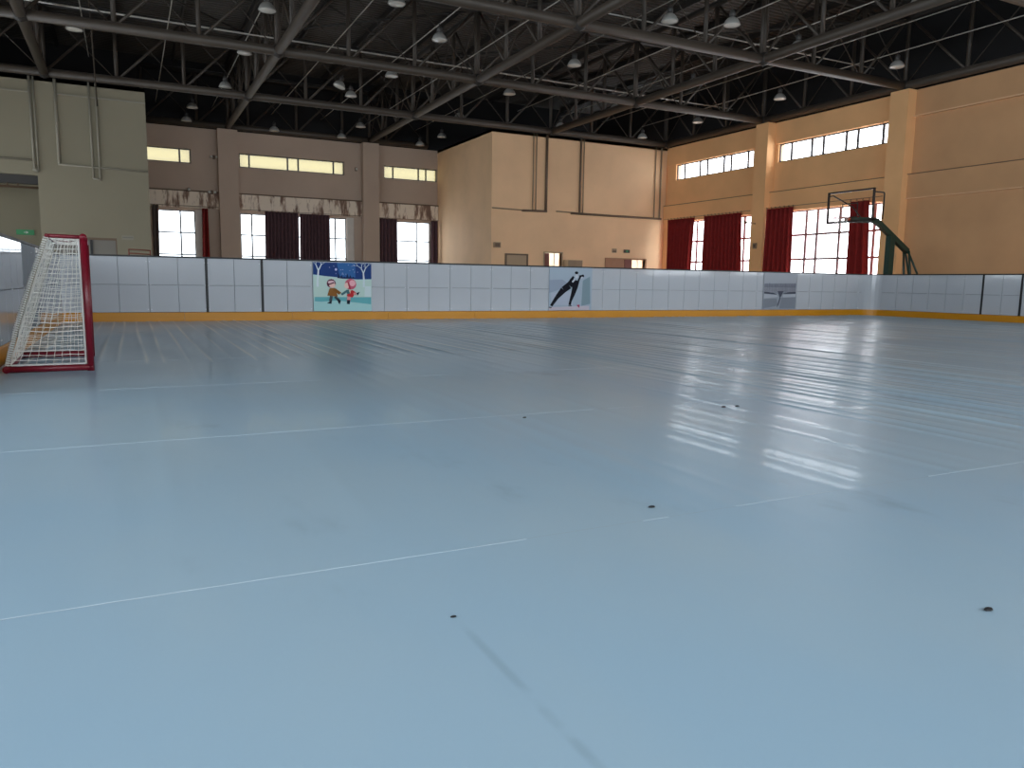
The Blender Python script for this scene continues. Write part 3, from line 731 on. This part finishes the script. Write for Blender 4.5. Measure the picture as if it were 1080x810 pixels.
lay('printed_child', [((190, 44, 50), [[(.58, .6), (.66, .56), (.72, .61), (.66, .72), (.56, .69)]]), ((70, 110, 118), limb([(.58, .57), (.47, .66)], .022) + limb([(.57, .56), (.6, .64)], .03)),
    ((222, 150, 150), limb([(.6, .7), (.59, .8)], .03) + limb([(.68, .64), (.73, .64)], .025)), ((18, 24, 38), [[(.56, .85), (.565, .77), (.62, .77), (.61, .86)], [(.73, .62), (.79, .6), (.75, .68)]]),
    ((196, 96, 116), [circ(.63, .44, .1, .115)]), ((236, 176, 186), [circ(.66, .42, .055, .065)]), ((238, 202, 190), [circ(.565, .47, .045, .06)]), ((170, 50, 70), limb([(.59, .4), (.62, .54)], .014)),
    ((230, 208, 180), [[(.6, .57), (.63, .56), (.62, .64)]])])
# speed skater
r, lay, bk = poster('poster', 9.38, 10.63, .195, 1.26, 'pale blue print of a speed skater in black suit on far boards')
bk.build('sheet', mat('print_ink', (158, 174, 190), .45), r)
lay('printed_ice', [((148, 160, 178), [[(.0, .3), (.3, .28), (.5, .42), (.0, .6)]]), ((176, 184, 200), [[(.05, .6), (.5, .55), (.55, .88), (.05, .88)]]),
    ((128, 150, 160), [[(.78, .3), (.95, .2), (.97, .85), (.76, .9)]]), ((196, 186, 196), [[(.0, .93), (.95, .9), (.95, .998), (.0, .998)]]), ((168, 60, 90), [[(.64, .88), (.72, .87), (.71, .95)]])])
lay('printed_skater', [((10, 12, 24), limb([(.57, .27), (.46, .42), (.33, .52), (.18, .7), (.05, .9)], [.055, .08, .075, .045, .03])
     + limb([(.64, .3), (.6, .45), (.56, .6), (.5, .78), (.48, .88)], [.06, .065, .05, .03, .03]) + limb([(.48, .4), (.62, .4)], .05)
     + [circ(.625, .12, .042, .034), circ(.775, .19, .034, .034)] + limb([(.69, .2), (.76, .185)], .02) + limb([(.72, .2), (.66, .34)], .022) + limb([(.56, .21), (.48, .31), (.54, .36)], .026)),
    ((198, 204, 214), [circ(.63, .2, .036, .05)] + limb([(.58, .28), (.53, .34)], .02) + limb([(.74, .25), (.77, .21)], .012)), ((60, 56, 60), limb([(.0, .93), (.06, .94)], .012) + limb([(.45, .9), (.53, .9)], .01))])
# grey winter river
r, lay, bk = poster('poster', 16.52, 17.83, .2, 1.26, 'grey print of bare trees over a frozen river on far boards')
bk.build('sheet', mat('print_ink', (150, 156, 166), .45), r)
rn = random.Random(5); tks = []
for k in range(30):
    x = .03 + k * .032; b = .56 - .06 * (1 - abs(x - .5) * 2) * 0 ; h = rn.uniform(.2, .3)
    tks += limb([(x, .57), (x + rn.uniform(-.01, .01), .57 - h)], [.006, .003])
lay('printed_trees', [((124, 128, 140), [[(.02, .3), (.98, .28), (.98, .4), (.02, .4)]]), ((150, 152, 162), [[(.02, .4), (.98, .4), (.98, .52), (.02, .5)]]), ((92, 96, 108), tks),
   ((70, 74, 88), [[(.02, .52), (.3, .55), (.42, .6), (.02, .57)], [(.56, .58), (.75, .53), (.98, .52), (.98, .57)]])])
lay('printed_river', [((176, 181, 190), [[(.02, .58), (.4, .61), (.45, .66), (.02, .7)], [(.58, .6), (.98, .58), (.98, .66), (.6, .68)]]), ((80, 84, 97), [[(.42, .5), (.6, .5), (.55, .62), (.5, .7), (.46, .6)]]),
   ((130, 136, 146), [[(.02, .72), (.4, .7), (.45, .9), (.02, .98)], [(.55, .68), (.98, .66), (.98, .98), (.5, .98)]]), ((84, 88, 100), [[(.49, .68), (.53, .68), (.47, .88), (.42, .96), (.44, .86)]])])

# ------------------------------------------------------------------ hockey goal
GXF, GY0, GY1, GZ = -.375, 8.05, 9.5, 1.22
GXB, GXT = -1.03, -.66
g = tag(empty('hockey_goal', (GXF + .035, GY0, 0), .03), 'red tube hockey goal with white net standing at the left boards', 'goal')
gm = MB()
def gp(x, y, z): return (x - GXF, y - GY0, z)
r0 = .032
MB().tube([gp(GXF, GY0, 0), gp(GXF, GY0, GZ)], r0, 12).build('post', M['red'], g, True)
MB().tube([gp(GXF, GY1, 0), gp(GXF, GY1, GZ)], r0, 12).build('post', M['red'], g, True)
MB().tube([gp(GXF, GY0 - .03, GZ), gp(GXF, GY1 + .03, GZ)], r0, 12).build('crossbar', M['red'], g, True)
MB().tube([gp(GXF + .02, GY0, .034), gp(GXB, GY0, .034)], r0, 10).build('base_bar', M['red'], g, True)
MB().tube([gp(GXF + .02, GY1, .034), gp(GXB, GY1, .034)], r0, 10).build('base_bar', M['red'], g, True)
MB().tube([gp(GXB, GY0 - .03, .034), gp(GXB, GY1 + .03, .034)], r0, 10).build('base_bar', M['red'], g, True)
MB().tube([gp(GXF, GY0, GZ), gp(GXT, GY0, GZ + .005)], .017, 10).build('top_bar', M['red'], g, True)
MB().tube([gp(GXF, GY1, GZ), gp(GXT, GY1, GZ + .005)], .017, 10).build('top_bar', M['red'], g, True)
MB().tube([gp(GXT, GY0 - .02, GZ + .005), gp(GXT, GY1 + .02, GZ + .005)], .017, 10).build('top_bar', M['red'], g, True)
for y in (GY0, GY1):
    MB().tube([gp(GXT, y, GZ), gp((GXT + GXB) / 2 - .02, y, GZ / 2), gp(GXB, y, .05)], .014, 8).build('back_tube', M['conduit_grey'], g, True)
    lc = MB(); n = 60                                             # lacing wound round the sloping tube
    pts = []
    for k in range(n * 6):
        t = k / (n * 6); a = 2 * math.pi * k / 6
        c = Vector(gp(GXT + (GXB - GXT) * t - .04 * 4 * t * (1 - t) * .5, y, GZ + (.05 - GZ) * t))
        pts.append(c + Vector((math.cos(a) * .02, math.sin(a) * .02, 0)))
    lc.tube(pts, .006, 3); lc.build('lacing', M['white_tube'], g)
ln = MB()
for y in (GY0,):
    ln.tube([gp(GXF - .035, y - .01, .07), gp(GXF - .04, y - .015, GZ - .03)], .009, 5)
    ln.tube([gp(GXB + .04, y - .025, .072), gp(GXF - .04, y - .03, .072)], .009, 5)
ln.build('lacing', M['white_tube'], g)
def net_patch(c00, c10, c01, c11, cell, bulge):
    """bilinear patch of knotted cords"""
    c00, c10, c01, c11 = map(Vector, (c00, c10, c01, c11))
    nu = max(2, int(((c10 - c00).length + (c11 - c01).length) / 2 / cell)); nv = max(2, int(((c01 - c00).length + (c11 - c10).length) / 2 / cell))
    nrm = (c10 - c00).cross(c01 - c00).normalized(); rr = random.Random(nu * 31 + nv)
    P = [[None] * (nu + 1) for _ in range(nv + 1)]
    for j in range(nv + 1):
        v = j / nv
        for i in range(nu + 1):
            u = i / nu; p = c00.lerp(c10, u).lerp(c01.lerp(c11, u), v)
            e = 16 * u * (1 - u) * v * (1 - v)
            p = p + nrm * bulge * e + Vector((rr.uniform(-1, 1), rr.uniform(-1, 1), rr.uniform(-1, 1))) * cell * .12 * (1 if 0 < i < nu and 0 < j < nv else 0)
            p.z -= .02 * math.sin(math.pi * u) * (1 - v) * 0 + .012 * e
            P[j][i] = p
    for j in range(nv + 1): net.tube(P[j], .0026, 3, cap=False)
    for i in range(nu + 1): net.tube([P[j][i] for j in range(nv + 1)], .0026, 3, cap=False)
net = MB(); zb = .07
A = lambda x, y, z: gp(x, y, z)
for y in (GY0, GY1):
    net_patch(A(GXB + .03, y, zb), A(GXF - .03, y, zb), A(GXT + .01, y, GZ - .02), A(GXF - .03, y, GZ - .02), .044, .02)
net_patch(A(GXB + .03, GY0, zb), A(GXB + .03, GY1, zb), A(GXT, GY0, GZ - .01), A(GXT, GY1, GZ - .01), .048, -.04)
net_patch(A(GXT, GY0, GZ), A(GXF, GY0, GZ), A(GXT, GY1, GZ), A(GXF, GY1, GZ), .048, -.03)
o = net.build('net', M['cord'], g); o['kind'] = 'stuff'

# ------------------------------------------------------------------ basketball stand
BX, BY, BW, BZ0, BZ1 = 20.72, 17.36, 1.76, 2.92, 3.93
s = tag(empty('basketball_stand', (22.8, BY, 0)), 'dark green basketball stand with clear backboard beyond the right corner', 'basketball hoop')
def S(x, y, z): return (x - 22.8, y - BY, z)
y0, y1 = BY - BW / 2, BY + BW / 2
fb = MB(); w = .03
for a, b, c, e in ((y0, y1, BZ0, BZ0 + .07), (y0, y1, BZ1 - .05, BZ1), (y0, y0 + .05, BZ0, BZ1), (y1 - .05, y1, BZ0, BZ1)):
    fb.box(BX - 22.8 - .03, BX - 22.8 + .03, a - BY, b - BY, c, e)
fb.build('backboard_frame', M['frame_black'], s)
MB().poly([S(BX, y0, BZ0), S(BX, y1, BZ0), S(BX, y1, BZ1), S(BX, y0, BZ1)]).build('backboard', M['acrylic'], s)
tb = MB(); q = BX - 22.8 - .005
for a, b, c, e in ((-.3, .3, 3.07, 3.1), (-.3, .3, 3.5, 3.53), (-.3, -.27, 3.1, 3.5), (.27, .3, 3.1, 3.5)): tb.box(q - .006, q, a, b, c, e)
tb.build('target_square', M['frame_black'], s)
rm = MB(); rm.tube([(BX - 22.8 - .38 + .225 * math.cos(a), .225 * math.sin(a), 3.05) for a in [2 * math.pi * k / 24 for k in range(24)]], .012, 6, closed=True)
rm.box(BX - 22.8 - .16, BX - 22.8 - .005, -.06, .06, 2.98, 3.07); rm.build('rim', M['orange'], s)
nt = MB()
for k in range(12):
    a = 2 * math.pi * k / 12; b = a + math.pi / 12; c = BX - 22.8 - .38
    pts = [(c + rr_ * math.cos(aa), rr_ * math.sin(aa), zz) for rr_, aa, zz in ((.22, a, 3.04), (.17, b, 2.9), (.14, a, 2.76), (.12, b, 2.64))]
    nt.tube(pts, .004, 3); nt.tube([(p[0] * 1 + 0, -p[1], p[2]) for p in pts], .004, 3)
o = nt.build('hoop_net', M['cord'], s); o['kind'] = 'stuff'
# arm: level piece then sloping box beam, post, rear struts, wheeled base
def beam(pts, hw, hh):
    mb = MB(); rings = []
    for i, (x, z) in enumerate(pts):
        a = pts[max(i - 1, 0)]; b = pts[min(i + 1, len(pts) - 1)]; t = Vector((b[0] - a[0], b[1] - a[1])).normalized(); n = Vector((-t.y, t.x))
        b0 = len(mb.v); rings.append(b0)
        for sy, sn in ((-1, -1), (1, -1), (1, 1), (-1, 1)): mb.v.append((x - 22.8 + n.x * hh * sn, sy * hw, z + n.y * hh * sn))
    for i in range(len(rings) - 1):
        for j in range(4): mb.f.append((rings[i] + j, rings[i] + (j + 1) % 4, rings[i + 1] + (j + 1) % 4, rings[i + 1] + j)); mb.m.append(0)
    mb.f.append(tuple(rings[0] + j for j in range(4))); mb.f.append(tuple(rings[-1] + j for j in reversed(range(4)))); mb.m += [0, 0]
    return mb
beam([(20.76, 3.0), (21.3, 3.03), (21.85, 3.05), (22.1, 2.97), (23.62, 2.1)], .07, .085).build('arm', M['green'], s)
MB().box(-.17, .07, -.09, .09, .3, 2.62).build('post', M['green'], s)
for sy in (-1, 1):
    MB().tube([S(23.58, BY + sy * .1, 2.12), S(23.72, BY + sy * .12, 1.3), S(23.9, BY + sy * .14, .3)], .035, 8).build('rear_strut', M['green'], s, True)
    MB().tube([S(23.6, BY + sy * .05, 2.1), S(24.02, BY + sy * .16, 1.36), S(24.42, BY + sy * .2, .32)], .035, 8).build('rear_strut', M['green'], s, True)
MB().tube([S(BX, y0 + .03, BZ1 - .12), S(BX + .45, y0 + .03, BZ1 - .12), S(BX + .5, y0 + .05, BZ1 - .16), S(BX + .5, y0 + .05, BZ0 + .1), S(BX + .4, BY - .4, BZ0 + .06), S(BX + .5, BY - .05, BZ0 + .08)], .022, 8).build('side_brace', M['frame_black'], s, True)
MB().tube([S(BX, y1 - .03, BZ1 - .12), S(BX + .12, y1 - .1, BZ1 - .1), S(BX + .5, BY + .3, 3.45), S(BX + .62, BY + .05, 3.08)], .022, 8).build('side_brace', M['frame_black'], s, True)
MB().box(-.9, 1.75, -.55, .55, .1, .32).build('base', M['green'], s)
for a in (-.7, 1.55):
    for b in (-.45, .45): MB().lathe([(0, 0), (.05, 0), (.05, .1), (0, .1)], 10, S(22.8 + a, BY + b, 0)).build('wheel', M['black'], s, True)

# ------------------------------------------------------------------ small things on and by the walls
def thing(name, loc, label, cat): return tag(empty(name, loc), label, cat)
t = thing('exit_sign', (-3.5, 35.98, 2.45), 'green exit sign with white mark in the far left recess', 'exit sign')
MB().box(-.3, .3, -.06, 0, 0, .2).build('box', M['sign_green'], t)
MB().poly([(-.05, -.064, .09), (.03, -.064, .09), (.03, -.064, .05), (.12, -.064, .1), (.03, -.064, .15), (.03, -.064, .11), (-.05, -.064, .11)][::-1]).build('printed_mark', M['sign_white'], t)
t = thing('exit_sign', (22.66, YK, 2.43), 'small dark green exit sign above the brown double door', 'exit sign')
MB().box(-.17, .17, -.06, 0, 0, .16).build('box', M['sign_dark'], t); MB().box(-.06, .06, -.066, -.06, .04, .12).build('printed_mark', M['sign_green'], t)
t = thing('wall_sign', (21.92, YK, 2.42), 'small pale wall sign left of the dark green exit sign', 'sign')
MB().box(-.13, .13, -.03, 0, 0, .2).build('plate', M['conduit'], t); MB().box(-.1, .1, -.035, -.03, .03, .1).build('printed_mark', M['conduit_dark'], t)
t = thing('wall_sign', (.1, YK, 2.24), 'small grey sign plate right of the grey double door', 'sign')
MB().box(-.2, .2, -.03, 0, 0, .16).build('plate', M['conduit_grey'], t); MB().box(-.17, .17, -.035, -.03, .07, .1).build('printed_mark', M['door_grey'], t)
t = thing('wall_speaker', (15.38, YK, 2.46), 'small brown box on the tan block beside its left edge', 'speaker')
MB().box(-.16, .16, -.12, 0, 0, .24).build('case', M['conduit'], t); MB().box(-.12, .12, -.126, -.12, .04, .2).build('grille', M['conduit_dark'], t)
def spot(loc, label, n):
    t = thing('wall_lamp', loc, label, 'lamp')
    MB().box(-.05, .05, -.06, 0, -.06, .12).build('bracket', M['conduit_dark'], t)
    for k in range(n):
        MB().lathe([(0, .07), (.05, .06), (.07, -.03), (0, -.05)], 10, ((k - (n - 1) / 2) * .24, -.14, .02)).build('lamp_head', M['lamp_glass'], t, True)
spot((3.9, YB - .02, 6.45), 'white twin spot lamp beside the left far pilaster', 2)
spot((10.66, YB - .02, 6.42), 'white single spot lamp beside the right far pilaster', 1)
spot((3.75, YB - .16, 4.82), 'twin lamp fitting on the peeling band by left far pilaster', 2)
spot((2.75, YB - .16, 4.88), 'small lamp fitting on the peeling band above the leftmost far window', 1)
t = tag(empty('wall_lamp', (24.56, 25.45, 3.55), -math.pi / 2), 'small bracket lamp on the right wall pilaster between curtains', 'lamp')
MB().tube([(0, 0, 0), (0, -.25, .03), (-.2, -.35, .05)], .02, 6).build('bracket', M['conduit'], t); MB().lathe([(0, .05), (.06, .04), (.07, -.04), (0, -.05)], 8, (-.22, -.36, .05)).build('lamp_head', M['conduit_dark'], t, True)
t = tag(empty('socket_box', (24.57, 25.4, 2.6), -math.pi / 2), 'small brown fitting on the pilaster below the bracket lamp', 'wall box')
MB().box(-.1, .1, -.05, 0, -.12, .12).build('case', M['conduit'], t); MB().box(-.06, .06, -.055, -.05, -.06, .06).build('cover', M['conduit_dark'], t)
t = thing('cabinet', (18.97, YK - .48, 0), 'tan wooden cabinet against the tan block right of the doorway', 'cabinet')
MB().box(0, .82, .02, .45, 0, 1.98).build('body', M['door_tan'], t)
for k in (0, 1):
    dd = MB().box(.02 + k * .4, .4 + k * .4, 0, .018, .1, 1.95).build('door', M['conduit'], t)
    MB().tube([(.37 + k * .08, -.02, .95), (.37 + k * .08, -.02, 1.1)], .01, 6).build('handle', M['lamp_dark'], dd)
t = thing('metal_rack', (-.1, 17.3, 0), 'low red tube rack peeping over the far boards near the goal', 'rack')
for z in (1.34, 1.42): MB().tube([(0.16, 0, z), (.55, .15, z - .01)], .012, 6).build('rail', M['door_red'], t, True)
for k in (0, 1): MB().tube([(.16 + .39 * k, .15 * k, 0), (.16 + .39 * k, .15 * k, 1.42)], .012, 6).build('upright', M['door_red'], t, True)
MB().box(.15, .56, -.2, .35, 0, .03).build('foot_plate', M['red'], t)
for (x, y, sz, lb) in ((2.06, 1.18, .009, 'black rubber crumb lying alone on the near blue floor at right'), (.72, 1.75, .005, 'tiny black crumb lying at the end of the dark stain line'), (1.8, 2.34, .009, 'small dark crumb just behind the nearest long floor seam'), (2.26, 4.3, .008, 'small dark crumb just in front of the second floor seam'), (3.79, 4.14, .012, 'flat dark scrap on the floor, left of a close pair'), (3.91, 4.13, .011, 'flat dark scrap on the floor, right of a close pair')):
    cb = MB().lathe([(0, 0), (sz * 1.3, 0), (sz, sz * .5), (0, sz * .7)], 7)
    cb.v = [(v[0] * 1.4, v[1] * .8, v[2]) for v in cb.v]
    tag(cb.build('crumb', M['crumb'], loc=(x, y, .0035)), lb, 'debris')
